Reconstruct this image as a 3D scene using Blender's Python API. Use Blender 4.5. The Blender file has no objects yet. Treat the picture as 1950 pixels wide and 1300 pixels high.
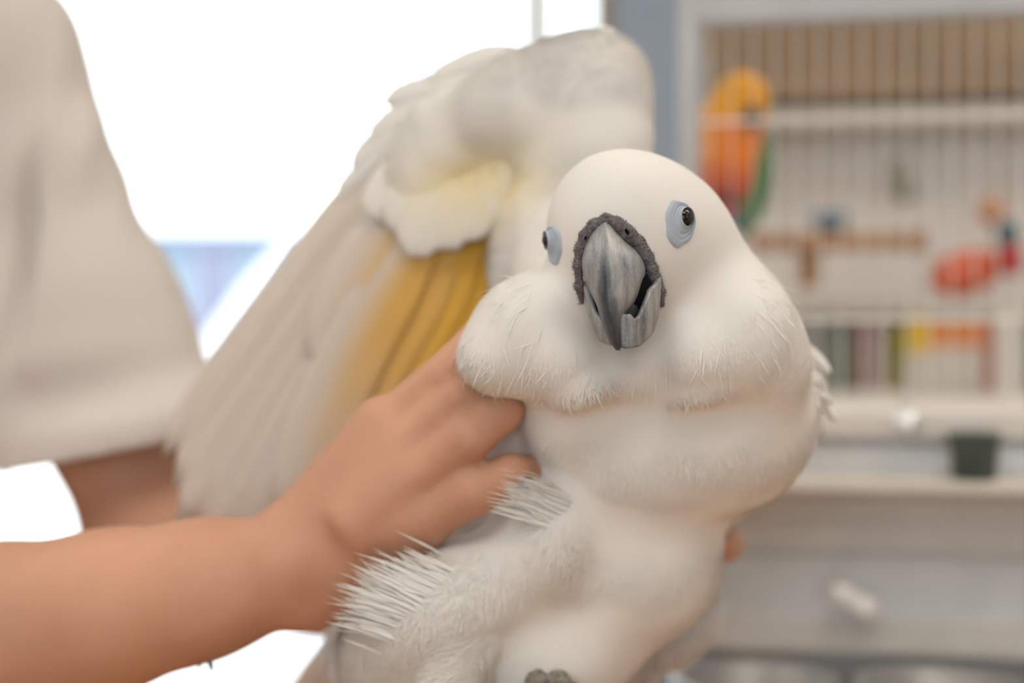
import bpy, bmesh, math, random
import numpy as np
from mathutils import Vector, Matrix, Euler

random.seed(7)
RNG = np.random.default_rng(7)
scene = bpy.context.scene
COL = scene.collection

# ---------------------------------------------------------------- camera
LENS = 50.0
F = LENS / 36.0 * 1950.0            # focal length in photo pixels
CAM = np.array([0.0, 0.0, 1.25])
cam_d = bpy.data.cameras.new('camera')
cam_d.lens = LENS; cam_d.sensor_width = 36.0
cam_d.clip_start = 0.01; cam_d.clip_end = 200
cam_d.dof.use_dof = True
cam_d.dof.focus_distance = 0.598
cam_d.dof.aperture_fstop = 2.5
cam = bpy.data.objects.new('camera', cam_d); COL.objects.link(cam)
cam.location = CAM; cam.rotation_euler = (math.pi/2, 0, 0)
scene.camera = cam

# ---------------------------------------------------------------- light
w = bpy.data.worlds.new('world'); scene.world = w; w.use_nodes = True
nt = w.node_tree; nt.nodes.clear()
bg = nt.nodes.new('ShaderNodeBackground'); wo = nt.nodes.new('ShaderNodeOutputWorld')
bg.inputs[0].default_value = (0.90, 0.96, 1.0, 1); bg.inputs[1].default_value = 3.6
nt.links.new(bg.outputs[0], wo.inputs[0])

def area_light(name, loc, rot, sx, sy, power, col, portal=False):
    d = bpy.data.lights.new(name, 'AREA'); d.shape = 'RECTANGLE'
    d.size = sx; d.size_y = sy; d.energy = power; d.color = col
    if portal: d.cycles.is_portal = True
    o = bpy.data.objects.new(name, d); COL.objects.link(o)
    o.location = loc; o.rotation_euler = rot
    return o
ROOM_X0, ROOM_X1, ROOM_Y0, ROOM_Y1, ROOM_H = -2.7, 2.0, -1.9, 2.7, 2.7
WIN_X1 = 0.19                                     # right end of the glazing
area_light('window_portal', ((ROOM_X0+WIN_X1)/2, ROOM_Y1+0.02, 1.33), (math.pi/2, 0, 0), WIN_X1-ROOM_X0, 2.5, 1, (1, 1, 1), True).rotation_euler = (-math.pi/2, 0, 0)
W2 = (-1.25, 0.45, 0.85, 2.15)                      # unseen window added for frontal fill, in the wall behind the camera: x0, x1, z0, z1
area_light('window_portal', ((W2[0]+W2[1])/2, ROOM_Y0-0.03, (W2[2]+W2[3])/2), (math.pi/2, 0, 0), W2[1]-W2[0], W2[3]-W2[2], 1, (1, 1, 1), True)
ADDED_LAMPS = [(-0.80, -0.75, 2.0), (0.36, -0.25, 1.0), (1.0, 1.15, 4.6), (-1.6, 0.9, 0.4)]
LAMP_COL = (1.0, 0.925, 0.855)

scene.view_settings.view_transform = 'Standard'
scene.view_settings.look = 'None'
scene.view_settings.gamma = 1.0
scene.view_settings.use_curve_mapping = False
scene.view_settings.exposure = 0.0
scene.cycles.max_bounces = 7
scene.cycles.caustics_reflective = False
scene.cycles.caustics_refractive = False

# ---------------------------------------------------------------- helpers
def P(px, py, d):
    """photo pixel + distance along the view axis -> world point"""
    return np.array([(px-975.0)/F*d, d, CAM[2]-(py-650.0)/F*d])
def to_px(X):
    return 975+X[..., 0]/X[..., 1]*F, 650-(X[..., 2]-CAM[2])/X[..., 1]*F
def V(px, py, d): return Vector(P(px, py, d))

def link(o, parent=None):
    COL.objects.link(o)
    if parent is not None: o.parent = parent
    return o
def tag(o, label=None, cat=None, group=None, kind=None):
    if label: o['label'] = label
    if cat: o['category'] = cat
    if group: o['group'] = group
    if kind: o['kind'] = kind
    return o
def empty(name, loc=(0, 0, 0)):
    o = bpy.data.objects.new(name, None); COL.objects.link(o)
    o.location = loc; o.empty_display_size = 0.05
    return o
def put(o, root):
    """parent keeping the world place"""
    o.parent = root
    o.matrix_parent_inverse = Matrix.Translation(root.location).inverted() if root.type == 'EMPTY' else Matrix.Identity(4)
    return o
def mesh_np(name, verts, faces, mat, parent=None, smooth=True):
    me = bpy.data.meshes.new(name)
    me.from_pydata(np.asarray(verts).tolist(), [], [list(map(int, f)) for f in faces])
    me.update()
    if smooth: me.polygons.foreach_set('use_smooth', [True]*len(me.polygons))
    if mat: me.materials.append(mat)
    o = bpy.data.objects.new(name, me); COL.objects.link(o)
    if parent is not None: put(o, parent)
    return o
def bm_obj(name, bm, mat, parent=None, smooth=False, bevel=0):
    if bevel:
        bmesh.ops.bevel(bm, geom=bm.edges[:], offset=bevel, segments=2, affect='EDGES', clamp_overlap=True)
    me = bpy.data.meshes.new(name); bm.to_mesh(me); bm.free()
    if smooth: me.polygons.foreach_set('use_smooth', [True]*len(me.polygons))
    if mat: me.materials.append(mat)
    o = bpy.data.objects.new(name, me); COL.objects.link(o)
    if parent is not None: put(o, parent)
    return o
def bm_box(bm, lo, hi):
    c = [(a+b)/2 for a, b in zip(lo, hi)]; s = [abs(b-a) for a, b in zip(lo, hi)]
    return bmesh.ops.create_cube(bm, size=1, matrix=Matrix.Translation(c) @ Matrix.Diagonal((*s, 1)))
def box(name, lo, hi, mat, parent=None, bevel=0.0):
    bm = bmesh.new(); bm_box(bm, lo, hi)
    return bm_obj(name, bm, mat, parent, bevel=bevel)
def bm_cyl(bm, a, b, r0, r1=None, seg=12, caps=True):
    a, b = Vector(a), Vector(b); d = b-a
    m = Matrix.Translation((a+b)/2) @ d.to_track_quat('Z', 'Y').to_matrix().to_4x4()
    bmesh.ops.create_cone(bm, cap_ends=caps, segments=seg, radius1=r0, radius2=r0 if r1 is None else r1, depth=d.length, matrix=m)
def cyl(name, a, b, r0, mat, parent=None, r1=None, seg=14, bevel=0):
    bm = bmesh.new(); bm_cyl(bm, a, b, r0, r1, seg)
    return bm_obj(name, bm, mat, parent, smooth=True)
def lathe(name, prof, mat, loc, parent=None, seg=28, solid=0.0):
    vs, fs = [], []
    n = len(prof)
    for i in range(seg):
        a = 2*math.pi*i/seg
        for r, z in prof: vs.append((loc[0]+r*math.cos(a), loc[1]+r*math.sin(a), loc[2]+z))
    for i in range(seg):
        for j in range(n-1):
            fs.append((i*n+j, ((i+1) % seg)*n+j, ((i+1) % seg)*n+j+1, i*n+j+1))
    o = mesh_np(name, vs, fs, mat, parent)
    if solid:
        md = o.modifiers.new('thick', 'SOLIDIFY'); md.thickness = solid
    return o

# ---------------------------------------------------------------- materials
def mat(name, col, rough=0.6, metal=0.0, var=0.06, vscale=30.0, bump=0.0, bscale=200.0, spec=0.4, sss=0.0, emit=None, coat=0.0, stretch=None):
    m = bpy.data.materials.new(name); m.use_nodes = True
    n = m.node_tree; b = n.nodes['Principled BSDF']
    b.inputs['Roughness'].default_value = rough; b.inputs['Metallic'].default_value = metal
    b.inputs['Specular IOR Level'].default_value = spec
    b.inputs['Coat Weight'].default_value = coat
    tc = n.nodes.new('ShaderNodeTexCoord')
    src = tc.outputs['Object']
    if stretch:
        mp = n.nodes.new('ShaderNodeMapping'); mp.inputs['Scale'].default_value = stretch
        n.links.new(src, mp.inputs[0]); src = mp.outputs[0]
    no = n.nodes.new('ShaderNodeTexNoise'); no.inputs['Scale'].default_value = vscale; no.inputs['Detail'].default_value = 4
    n.links.new(src, no.inputs['Vector'])
    cr = n.nodes.new('ShaderNodeValToRGB')
    c = np.array(col[:3])
    cr.color_ramp.elements[0].position = 0.3; cr.color_ramp.elements[1].position = 0.7
    cr.color_ramp.elements[0].color = (*np.clip(c*(1-var), 0, 1), 1)
    cr.color_ramp.elements[1].color = (*np.clip(c*(1+var), 0, 1), 1)
    n.links.new(no.outputs['Fac'], cr.inputs[0]); n.links.new(cr.outputs[0], b.inputs['Base Color'])
    if bump:
        n2 = n.nodes.new('ShaderNodeTexNoise'); n2.inputs['Scale'].default_value = bscale; n2.inputs['Detail'].default_value = 5
        n.links.new(src, n2.inputs['Vector'])
        bp = n.nodes.new('ShaderNodeBump'); bp.inputs['Strength'].default_value = bump; bp.inputs['Distance'].default_value = 0.002
        n.links.new(n2.outputs['Fac'], bp.inputs['Height']); n.links.new(bp.outputs[0], b.inputs['Normal'])
    if sss:
        b.inputs['Subsurface Weight'].default_value = sss
        b.inputs['Subsurface Radius'].default_value = (1.0, 0.35, 0.2); b.inputs['Subsurface Scale'].default_value = 0.006
    if emit:
        b.inputs['Emission Color'].default_value = (*emit[0], 1); b.inputs['Emission Strength'].default_value = emit[1]
    return m

def feather_mat(name, white, yellow, trans=0.25, streak=0.0):
    """plumage: the 'tint' attribute is the pigment (0 white .. 1 yellow)"""
    m = bpy.data.materials.new(name); m.use_nodes = True
    n = m.node_tree; b = n.nodes['Principled BSDF']; out = n.nodes['Material Output']
    b.inputs['Roughness'].default_value = 0.85; b.inputs['Specular IOR Level'].default_value = 0.15
    b.inputs['Sheen Weight'].default_value = 0.1
    at = n.nodes.new('ShaderNodeAttribute'); at.attribute_name = 'tint'
    mx = n.nodes.new('ShaderNodeMix'); mx.data_type = 'RGBA'
    mx.inputs['A'].default_value = (*white, 1); mx.inputs['B'].default_value = (*yellow, 1)
    n.links.new(at.outputs['Fac'], mx.inputs['Factor'])
    col = mx.outputs['Result']
    n.links.new(col, b.inputs['Base Color'])
    if streak:
        at2 = n.nodes.new('ShaderNodeAttribute'); at2.attribute_name = 'barb'
        wv = n.nodes.new('ShaderNodeMath'); wv.operation = 'SINE'
        n.links.new(at2.outputs['Fac'], wv.inputs[0])
        bp = n.nodes.new('ShaderNodeBump'); bp.inputs['Strength'].default_value = streak; bp.inputs['Distance'].default_value = 0.0006
        n.links.new(wv.outputs[0], bp.inputs['Height']); n.links.new(bp.outputs[0], b.inputs['Normal'])
    tr = n.nodes.new('ShaderNodeBsdfTranslucent'); n.links.new(col, tr.inputs['Color'])
    ms = n.nodes.new('ShaderNodeMixShader'); ms.inputs[0].default_value = trans
    n.links.new(b.outputs[0], ms.inputs[1]); n.links.new(tr.outputs[0], ms.inputs[2])
    n.links.new(ms.outputs[0], out.inputs['Surface'])
    return m

WHITE = (0.86, 0.83, 0.80)
M = {}
M['plume'] = feather_mat('white_plumage', WHITE, (0.86, 0.66, 0.20), 0.12)
M['loose'] = feather_mat('loose_down', (0.86, 0.85, 0.85), (0.86, 0.66, 0.20), 0.5)
M['flight'] = feather_mat('flight_feather', (0.83, 0.755, 0.69), (0.92, 0.56, 0.08), 0.34, 0.15)
M['skin'] = mat('skin', (0.56, 0.295, 0.195), 0.55, var=0.10, vscale=14, bump=0.12, bscale=260, spec=0.35, sss=0.12)
M['nail'] = mat('nail', (0.75, 0.45, 0.36), 0.3)
M['shirt'] = mat('cotton_shirt', (0.62, 0.565, 0.53), 0.9, var=0.03, vscale=12, bump=0.15, bscale=900, spec=0.1)
M['eye_skin'] = mat('eye_skin', (0.41, 0.46, 0.545), 0.6, var=0.06, vscale=200, bump=0.2, bscale=700)
M['black'] = mat('black_pupil', (0.004, 0.004, 0.005), 0.05, spec=0.6)
M['iris'] = mat('dark_iris', (0.010, 0.005, 0.003), 0.06, spec=0.5, coat=0.0, var=0.3, vscale=900)
M['cere'] = mat('cere', (0.13, 0.115, 0.125), 0.8, var=0.45, vscale=500, bump=0.7, bscale=900)
M['mouth'] = mat('mouth_dark', (0.006, 0.006, 0.008), 0.95, spec=0.05)
M['foot'] = mat('foot_scale', (0.26, 0.24, 0.20), 0.8, var=0.5, vscale=400, bump=1.0, bscale=500)
M['claw'] = mat('claw', (0.03, 0.03, 0.03), 0.35)
M['branch'] = mat('branch', (0.30, 0.19, 0.11), 0.8, var=0.3, vscale=25, bump=0.6, bscale=60, stretch=(0.3, 1, 1))

def beak_mat():
    m = bpy.data.materials.new('powdered_beak'); m.use_nodes = True
    n = m.node_tree; b = n.nodes['Principled BSDF']
    b.inputs['Roughness'].default_value = 0.36; b.inputs['Specular IOR Level'].default_value = 0.45
    tc = n.nodes.new('ShaderNodeTexCoord'); mp = n.nodes.new('ShaderNodeMapping')
    mp.inputs['Scale'].default_value = (260, 60, 34); n.links.new(tc.outputs['Object'], mp.inputs[0])
    no = n.nodes.new('ShaderNodeTexNoise'); no.inputs['Scale'].default_value = 1.0; no.inputs['Detail'].default_value = 8; no.inputs['Roughness'].default_value = 0.65
    n.links.new(mp.outputs[0], no.inputs['Vector'])
    at = n.nodes.new('ShaderNodeAttribute'); at.attribute_name = 'wear'
    sb = n.nodes.new('ShaderNodeMath'); sb.operation = 'SUBTRACT'
    n.links.new(no.outputs['Fac'], sb.inputs[0]); n.links.new(at.outputs['Fac'], sb.inputs[1])
    n3 = n.nodes.new('ShaderNodeTexNoise'); n3.inputs['Scale'].default_value = 900; n3.inputs['Detail'].default_value = 6
    n.links.new(tc.outputs['Object'], n3.inputs['Vector'])
    ad = n.nodes.new('ShaderNodeMath'); ad.operation = 'MULTIPLY_ADD'; ad.inputs[1].default_value = 0.25; 
    n.links.new(n3.outputs['Fac'], ad.inputs[0]); n.links.new(sb.outputs[0], ad.inputs[2])
    cr = n.nodes.new('ShaderNodeValToRGB'); e = cr.color_ramp.elements
    e[0].position = 0.22; e[0].color = (0.035, 0.042, 0.055, 1)
    e[1].position = 0.84; e[1].color = (0.44, 0.43, 0.41, 1)
    k = e.new(0.45); k.color = (0.13, 0.14, 0.16, 1)
    k = e.new(0.6); k.color = (0.26, 0.265, 0.275, 1)
    n.links.new(ad.outputs[0], cr.inputs[0]); n.links.new(cr.outputs[0], b.inputs['Base Color'])
    bp = n.nodes.new('ShaderNodeBump'); bp.inputs['Strength'].default_value = 0.35; bp.inputs['Distance'].default_value = 0.0006
    n.links.new(ad.outputs[0], bp.inputs['Height']); n.links.new(bp.outputs[0], b.inputs['Normal'])
    return m
M['beak'] = beak_mat()

# ---------------------------------------------------------------- distance fields
def rot_img(deg):
    """rotation in the picture plane (x right, z up), counter-clockwise as seen by the camera"""
    a = math.radians(deg); c, s = math.cos(a), math.sin(a)
    return np.array([[c, 0, -s], [0, 1, 0], [s, 0, c]])
class Field:
    def __init__(s): s.prims = []
    def ell(s, px, py, d, rx, ry, rd, roll=0, k=0.012, yaw=0):
        q = F/d
        R = rot_img(roll)
        if yaw:
            a = math.radians(yaw); R = np.array([[math.cos(a), -math.sin(a), 0], [math.sin(a), math.cos(a), 0], [0, 0, 1]]) @ R
        s.prims.append(('e', P(px, py, d), np.array([rx/q, rd, ry/q]), R, k)); return s
    def ellw(s, c, r, R=None, k=0.012):
        s.prims.append(('e', np.array(c, float), np.array(r, float), np.eye(3) if R is None else R, k)); return s
    def cap(s, a, b, r0, r1, k=0.008):
        s.prims.append(('c', np.array(a, float), np.array(b, float), r0, r1, k)); return s
    def one(s, pr, X):
        if pr[0] == 'e':
            q = (X-pr[1]) @ pr[3]
            k0 = np.linalg.norm(q/pr[2], axis=-1); k1 = np.linalg.norm(q/pr[2]**2, axis=-1)
            return k0*(k0-1)/np.maximum(k1, 1e-9)
        a, b = pr[1], pr[2]; ba = b-a; pa = X-a
        h = np.clip((pa @ ba)/max(ba @ ba, 1e-12), 0, 1)
        return np.linalg.norm(pa-h[..., None]*ba, axis=-1) - (pr[3]+(pr[4]-pr[3])*h)
    def bounds(s, pr):
        if pr[0] == 'e':
            r = np.sqrt(((pr[3]*pr[2][None, :])**2).sum(1))
            return pr[1]-r, pr[1]+r
        r = max(pr[3], pr[4])
        return np.minimum(pr[1], pr[2])-r, np.maximum(pr[1], pr[2])+r
    def __call__(s, X):
        d = None
        for pr in s.prims:
            e = s.one(pr, X); k = pr[-1]
            if d is None: d = e
            else:
                h = np.maximum(k-np.abs(d-e), 0)/k
                d = np.minimum(d, e)-h*h*k*0.25
        return d
    def grad(s, X, e=4e-4):
        g = np.stack([s(X+np.eye(3)[i]*e)-s(X-np.eye(3)[i]*e) for i in range(3)], -1)
        return g/np.maximum(np.linalg.norm(g, axis=-1, keepdims=True), 1e-9)
    def project(s, X, it=12):
        X = np.array(X, float)
        for _ in range(it): X = X - s(X)[..., None]*s.grad(X)*0.9
        return X
    def mesh(s, h, lo=None, hi=None):
        bs = [s.bounds(p) for p in s.prims]
        lo = np.min([b[0] for b in bs], 0)-4*h if lo is None else np.array(lo)
        hi = np.max([b[1] for b in bs], 0)+4*h if hi is None else np.array(hi)
        n = np.ceil((hi-lo)/h).astype(int)+1
        D = np.full(n, 0.5, np.float32)
        ax = [lo[i]+h*np.arange(n[i]) for i in range(3)]
        for pr, b in zip(s.prims, bs):
            mrg = 3*h+pr[-1]*0.6+0.004
            i0 = np.clip(((b[0]-mrg-lo)/h).astype(int), 0, n); i1 = np.clip(((b[1]+mrg-lo)/h).astype(int)+2, 0, n)
            if np.any(i1 <= i0): continue
            X = np.stack(np.meshgrid(*[ax[i][i0[i]:i1[i]] for i in range(3)], indexing='ij'), -1)
            e = s.one(pr, X); k = pr[-1]
            sl = tuple(slice(i0[i], i1[i]) for i in range(3))
            d = D[sl]; hh = np.maximum(k-np.abs(d-e), 0)/k
            D[sl] = np.minimum(d, e)-hh*hh*k*0.25
        return surface_nets(D, lo, h)
def surface_nets(D, lo, h):
    S = D < 0
    n = D.shape
    cor = [(i, j, k) for i in (0, 1) for j in (0, 1) for k in (0, 1)]
    sub = lambda A, c: A[c[0]:n[0]-1+c[0], c[1]:n[1]-1+c[1], c[2]:n[2]-1+c[2]]
    cnt = np.zeros((n[0]-1, n[1]-1, n[2]-1), np.int8)
    for c in cor: cnt += sub(S, c)
    act = np.argwhere((cnt > 0) & (cnt < 8))
    idx = np.full(cnt.shape, -1, np.int64); idx[tuple(act.T)] = np.arange(len(act))
    val = {c: D[tuple((act+np.array(c)).T)] for c in cor}
    acc = np.zeros((len(act), 3)); m = np.zeros(len(act))
    for a in cor:
        for ax in range(3):
            if a[ax] == 0:
                b = list(a); b[ax] = 1; b = tuple(b)
                va, vb = val[a], val[b]; x = (va < 0) != (vb < 0)
                t = np.where(x, va/np.where(x, va-vb, 1), 0)
                p = np.tile(np.array(a, float), (len(act), 1)); p[:, ax] = t
                acc += p*x[:, None]; m += x
    verts = lo+h*(act+acc/np.maximum(m, 1)[:, None])
    faces = []
    for ax in range(3):
        u, v = (ax+1) % 3, (ax+2) % 3
        A = np.take(S, range(n[ax]-1), ax); B = np.take(S, range(1, n[ax]), ax)
        e = np.argwhere(A != B)
        e = e[(e[:, u] > 0) & (e[:, v] > 0) & (e[:, u] < n[u]-1) & (e[:, v] < n[v]-1)]
        if len(e) == 0: continue
        flip = A[tuple(e.T)]
        def at(du, dv):
            q = e.copy(); q[:, u] += du; q[:, v] += dv
            return idx[tuple(q.T)]
        q = np.stack([at(-1, -1), at(0, -1), at(0, 0), at(-1, 0)], 1)
        q[~flip] = q[~flip][:, ::-1]
        faces.append(q)
    return verts, np.concatenate(faces)
def relax(verts, faces, it=2, lam=0.5):
    e = np.concatenate([faces[:, [0, 1]], faces[:, [1, 2]], faces[:, [2, 3]], faces[:, [3, 0]]])
    for _ in range(it):
        s = np.zeros_like(verts); c = np.zeros(len(verts))
        for a, b in ((0, 1), (1, 0)):
            for i in range(3): s[:, i] += np.bincount(e[:, a], verts[e[:, b], i], len(verts))
            c += np.bincount(e[:, a], minlength=len(verts))
        verts = verts+lam*(s/np.maximum(c, 1)[:, None]-verts)
    return verts
def field_obj(name, fld, h, mat_, parent=None, disp=None, it=2):
    v, f = fld.mesh(h)
    v = relax(v, f, it)
    if disp is not None: v = v+fld.grad(v)*disp(v)[:, None]
    return mesh_np(name, v, f, mat_, parent), v, f
def noise3(X, scale, seed=0, oct=1):
    """smooth sum-of-sines noise, about -1..1"""
    r = np.random.default_rng(seed); out = 0; amp = 1; tot = 0
    for o in range(oct):
        for _ in range(6):
            k = r.normal(size=3); k = k/np.linalg.norm(k)*scale*(2**o)*r.uniform(0.6, 1.5)
            out = out+amp*np.sin(X @ k+r.uniform(0, 6.28))
        tot += amp*3; amp *= 0.5
    return out/tot
def tint_attr(o, vals, name='tint'):
    a = o.data.attributes.new(name, 'FLOAT', 'POINT')
    a.data.foreach_set('value', np.asarray(vals, np.float32))

# ---------------------------------------------------------------- plumage strands
def surf_samples(v, f, n, mask=None):
    t = np.concatenate([f[:, [0, 1, 2]], f[:, [0, 2, 3]]])
    a, b, c = v[t[:, 0]], v[t[:, 1]], v[t[:, 2]]
    cr = np.cross(b-a, c-a); ar = np.linalg.norm(cr, axis=1)*0.5
    cen = (a+b+c)/3
    if mask is not None: ar = ar*mask(cen)
    i = RNG.choice(len(t), n, p=ar/ar.sum())
    r1 = np.sqrt(RNG.random(n)); r2 = RNG.random(n)
    p = (1-r1)[:, None]*a[i]+(r1*(1-r2))[:, None]*b[i]+(r1*r2)[:, None]*c[i]
    return p, i
def unit(a): return a/np.maximum(np.linalg.norm(a, axis=-1, keepdims=True), 1e-9)
def strands(name, p, nrm, flow, L, wd, lift, mat_, parent, jit=0.35, tint=None, round_tip=0.0, bend=0.7, nmix=1.0):
    n = len(p)
    t = unit(flow-(flow*nrm).sum(1)[:, None]*nrm)
    sd = np.cross(nrm, t)
    a = RNG.normal(0, jit, n)[:, None]
    t = unit(t*np.cos(a)+sd*np.sin(a)); sd = np.cross(nrm, t)
    L = np.broadcast_to(L, n)*RNG.uniform(0.65, 1.25, n); wd = np.broadcast_to(wd, n)*RNG.uniform(0.7, 1.3, n)
    lf = np.clip(np.broadcast_to(lift, n)*RNG.uniform(0.5, 1.5, n), 0, 1.4)
    d1 = t*np.cos(lf)[:, None]+nrm*np.sin(lf)[:, None]
    lf2 = lf*(1-bend); d2 = t*np.cos(lf2)[:, None]+nrm*np.sin(lf2)[:, None]
    r0 = p-nrm*0.0006
    m1 = r0+d1*(L*0.5)[:, None]; tp = m1+d2*(L*0.5)[:, None]
    hw = (wd*0.5)[:, None]
    vs = np.stack([r0-sd*hw*0.7, r0+sd*hw*0.7, m1-sd*hw, m1+sd*hw, tp-sd*hw*round_tip, tp+sd*hw*round_tip], 1).reshape(-1, 3)
    b = np.arange(n)[:, None]*6
    quads = np.concatenate([b+np.array([[0, 2, 3, 1]]), b+np.array([[2, 4, 5, 3]])])
    me = bpy.data.meshes.new(name)
    me.vertices.add(len(vs)); me.vertices.foreach_set('co', vs.astype(np.float32).ravel())
    me.loops.add(quads.size); me.loops.foreach_set('vertex_index', quads.astype(np.int32).ravel())
    me.polygons.add(len(quads)); me.polygons.foreach_set('loop_start', (np.arange(len(quads))*4).astype(np.int32))
    me.update(calc_edges=True)
    me.polygons.foreach_set('use_smooth', np.ones(len(quads), bool))
    me.materials.append(mat_)
    nn = unit(nrm*nmix+np.cross(t, sd)*0)
    me.normals_split_custom_set_from_vertices(np.repeat(nn, 6, 0).tolist())
    o = bpy.data.objects.new(name, me); COL.objects.link(o)
    if parent is not None: put(o, parent)
    tint_attr(o, np.zeros(len(vs)) if tint is None else np.repeat(tint, 6))
    o['kind'] = 'stuff'
    return o

def feather(name, pts, hw, mat_, parent, tint=lambda u, s: 0.0, nrm=(0, -1, 0), camber=0.0015, tip=0.5, nu=18, nv=8, base=0.35, frill=0.0, seed=0):
    """one feather: vane with camber and a raised shaft, along a quadratic path through 3 world points"""
    p0, p1, p2 = [np.array(q, float) for q in pts]
    r = np.random.default_rng(seed)
    c1 = 2*p1-0.5*(p0+p2)
    vs, tn, bb = [], [], []
    nrm = np.array(nrm, float)
    for i in range(nu+1):
        u = i/nu
        c = (1-u)**2*p0+2*u*(1-u)*c1+u*u*p2
        d = unit(2*(1-u)*(c1-p0)+2*u*(p2-c1))
        sd = unit(np.cross(d, nrm)); nn = unit(np.cross(sd, d))
        prof = (base+(1-base)*min(1, u/0.35))*(1-max(0, (u-tip)/(1-tip))**2.6)**0.5 if u < 1 else 0.02
        for j in range(nv+1):
            s = -1+2*j/nv
            off = -camber*(s*s)+(0.0007 if abs(s) < 0.01 else 0)
            jx = frill*hw*r.normal()*abs(s)
            vs.append(c+sd*(s*hw*prof+jx)+nn*off)
            tn.append(tint(u, s)); bb.append(u*140+abs(s)*40)
    fs = [(i*(nv+1)+j, i*(nv+1)+j+1, (i+1)*(nv+1)+j+1, (i+1)*(nv+1)+j) for i in range(nu) for j in range(nv)]
    o = mesh_np(name, vs, fs, mat_, parent)
    tint_attr(o, tn); tint_attr(o, bb, 'barb')
    md = o.modifiers.new('thick', 'SOLIDIFY'); md.thickness = 0.0004
    return o

# ================================================================ the room
M['floor'] = mat('oak_floor', (0.40, 0.27, 0.17), 0.5, var=0.2, vscale=6, bump=0.2, bscale=40, stretch=(1, 8, 1))
M['wall'] = mat('painted_wall', (0.72, 0.70, 0.66), 0.9, var=0.02, bump=0.1, bscale=300)
M['ceil'] = mat('ceiling_paint', (0.80, 0.79, 0.77), 0.95, var=0.01)
M['frame_wood'] = mat('window_wood', (0.36, 0.28, 0.20), 0.6, var=0.15, vscale=8, stretch=(6, 6, 0.6))
def glass_mat():
    m = bpy.data.materials.new('window_glass'); m.use_nodes = True
    n = m.node_tree; n.nodes.clear()
    o = n.nodes.new('ShaderNodeOutputMaterial'); t = n.nodes.new('ShaderNodeBsdfTransparent'); g = n.nodes.new('ShaderNodeBsdfGlossy')
    g.inputs['Roughness'].default_value = 0.02; t.inputs[0].default_value = (0.97, 0.985, 0.98, 1)
    fr = n.nodes.new('ShaderNodeFresnel'); fr.inputs[0].default_value = 1.2
    ms = n.nodes.new('ShaderNodeMixShader')
    n.links.new(fr.outputs[0], ms.inputs[0]); n.links.new(t.outputs[0], ms.inputs[1]); n.links.new(g.outputs[0], ms.inputs[2])
    n.links.new(ms.outputs[0], o.inputs[0])
    return m
M['glass'] = glass_mat()

def struct(name, lo, hi, m, bevel=0): return tag(box(name, lo, hi, m, bevel=bevel), kind='structure')
T = 0.12
struct('floor', (ROOM_X0-T, ROOM_Y0-T, -0.1), (ROOM_X1+T, ROOM_Y1+T, 0), M['floor'])
struct('ceiling', (ROOM_X0-T, ROOM_Y0-T, ROOM_H), (ROOM_X1+T, ROOM_Y1+T, ROOM_H+0.1), M['ceil'])
struct('wall_left', (ROOM_X0-T, ROOM_Y0, 0), (ROOM_X0, ROOM_Y1, ROOM_H), M['wall'])
struct('wall_right', (ROOM_X1, ROOM_Y0, 0), (ROOM_X1+T, ROOM_Y1, ROOM_H), M['wall'])
wf = tag(empty('wall_front', (0, ROOM_Y0-T/2, 0)), kind='structure')
for lo, hi in (((ROOM_X0-T, 0), (W2[0], ROOM_H)), ((W2[1], 0), (ROOM_X1+T, ROOM_H)), ((W2[0], 0), (W2[1], W2[2])), ((W2[0], W2[3]), (W2[1], ROOM_H))):
    box('wall_panel', (lo[0], ROOM_Y0-T, lo[1]), (hi[0], ROOM_Y0, hi[1]), M['wall'], wf)
M['pier'] = mat('blue_grey_wall', (0.36, 0.43, 0.54), 0.8, var=0.05)
struct('wall_back', (WIN_X1, ROOM_Y1, 0), (ROOM_X1+T, ROOM_Y1+T, ROOM_H), M['pier'])
struct('trim_1', (ROOM_X0, ROOM_Y1, ROOM_H-0.12), (WIN_X1, ROOM_Y1+T, ROOM_H), M['wall'])
win = tag(empty('window_1', ((ROOM_X0+WIN_X1)/2, ROOM_Y1+0.05, 0.0)), 'tall overexposed shop window with slim wooden mullions', kind='structure')
mull_x = [ROOM_X0+0.03, -1.35, 0.048, WIN_X1-0.012]
for i, x in enumerate(mull_x):
    box('mullion', (x-0.026, ROOM_Y1+0.01, 0.06), (x+0.026, ROOM_Y1+0.07, ROOM_H-0.12), M['frame_wood'], win, 0.004)
box('window_sill', (ROOM_X0, ROOM_Y1-0.01, 0), (WIN_X1, ROOM_Y1+0.09, 0.06), M['frame_wood'], win, 0.004)
for a, b in zip(mull_x[:-1], mull_x[1:]):
    box('pane', (a+0.026, ROOM_Y1+0.035, 0.06), (b-0.026, ROOM_Y1+0.041, ROOM_H-0.12), M['glass'], win)

fill_win = tag(empty('fill_window', ((W2[0]+W2[1])/2, ROOM_Y0-.06, W2[2])), 'unseen wooden framed window added to fill light from the front', kind='structure')
for x in (W2[0]+.02, (W2[0]+W2[1])/2, W2[1]-.02): box('mullion', (x-.02, ROOM_Y0-.09, W2[2]), (x+.02, ROOM_Y0-.04, W2[3]), M['frame_wood'], fill_win, .003)
for z in (W2[2]+.02, W2[3]-.02): box('window_frame', (W2[0], ROOM_Y0-.088, z-.02), (W2[1], ROOM_Y0-.042, z+.02), M['frame_wood'], fill_win, .003)
for a, b in ((W2[0]+.04, (W2[0]+W2[1])/2-.02), ((W2[0]+W2[1])/2+.02, W2[1]-.04)): box('pane', (a, ROOM_Y0-.068, W2[2]+.04), (b, ROOM_Y0-.062, W2[3]-.04), M['glass'], fill_win)

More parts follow.
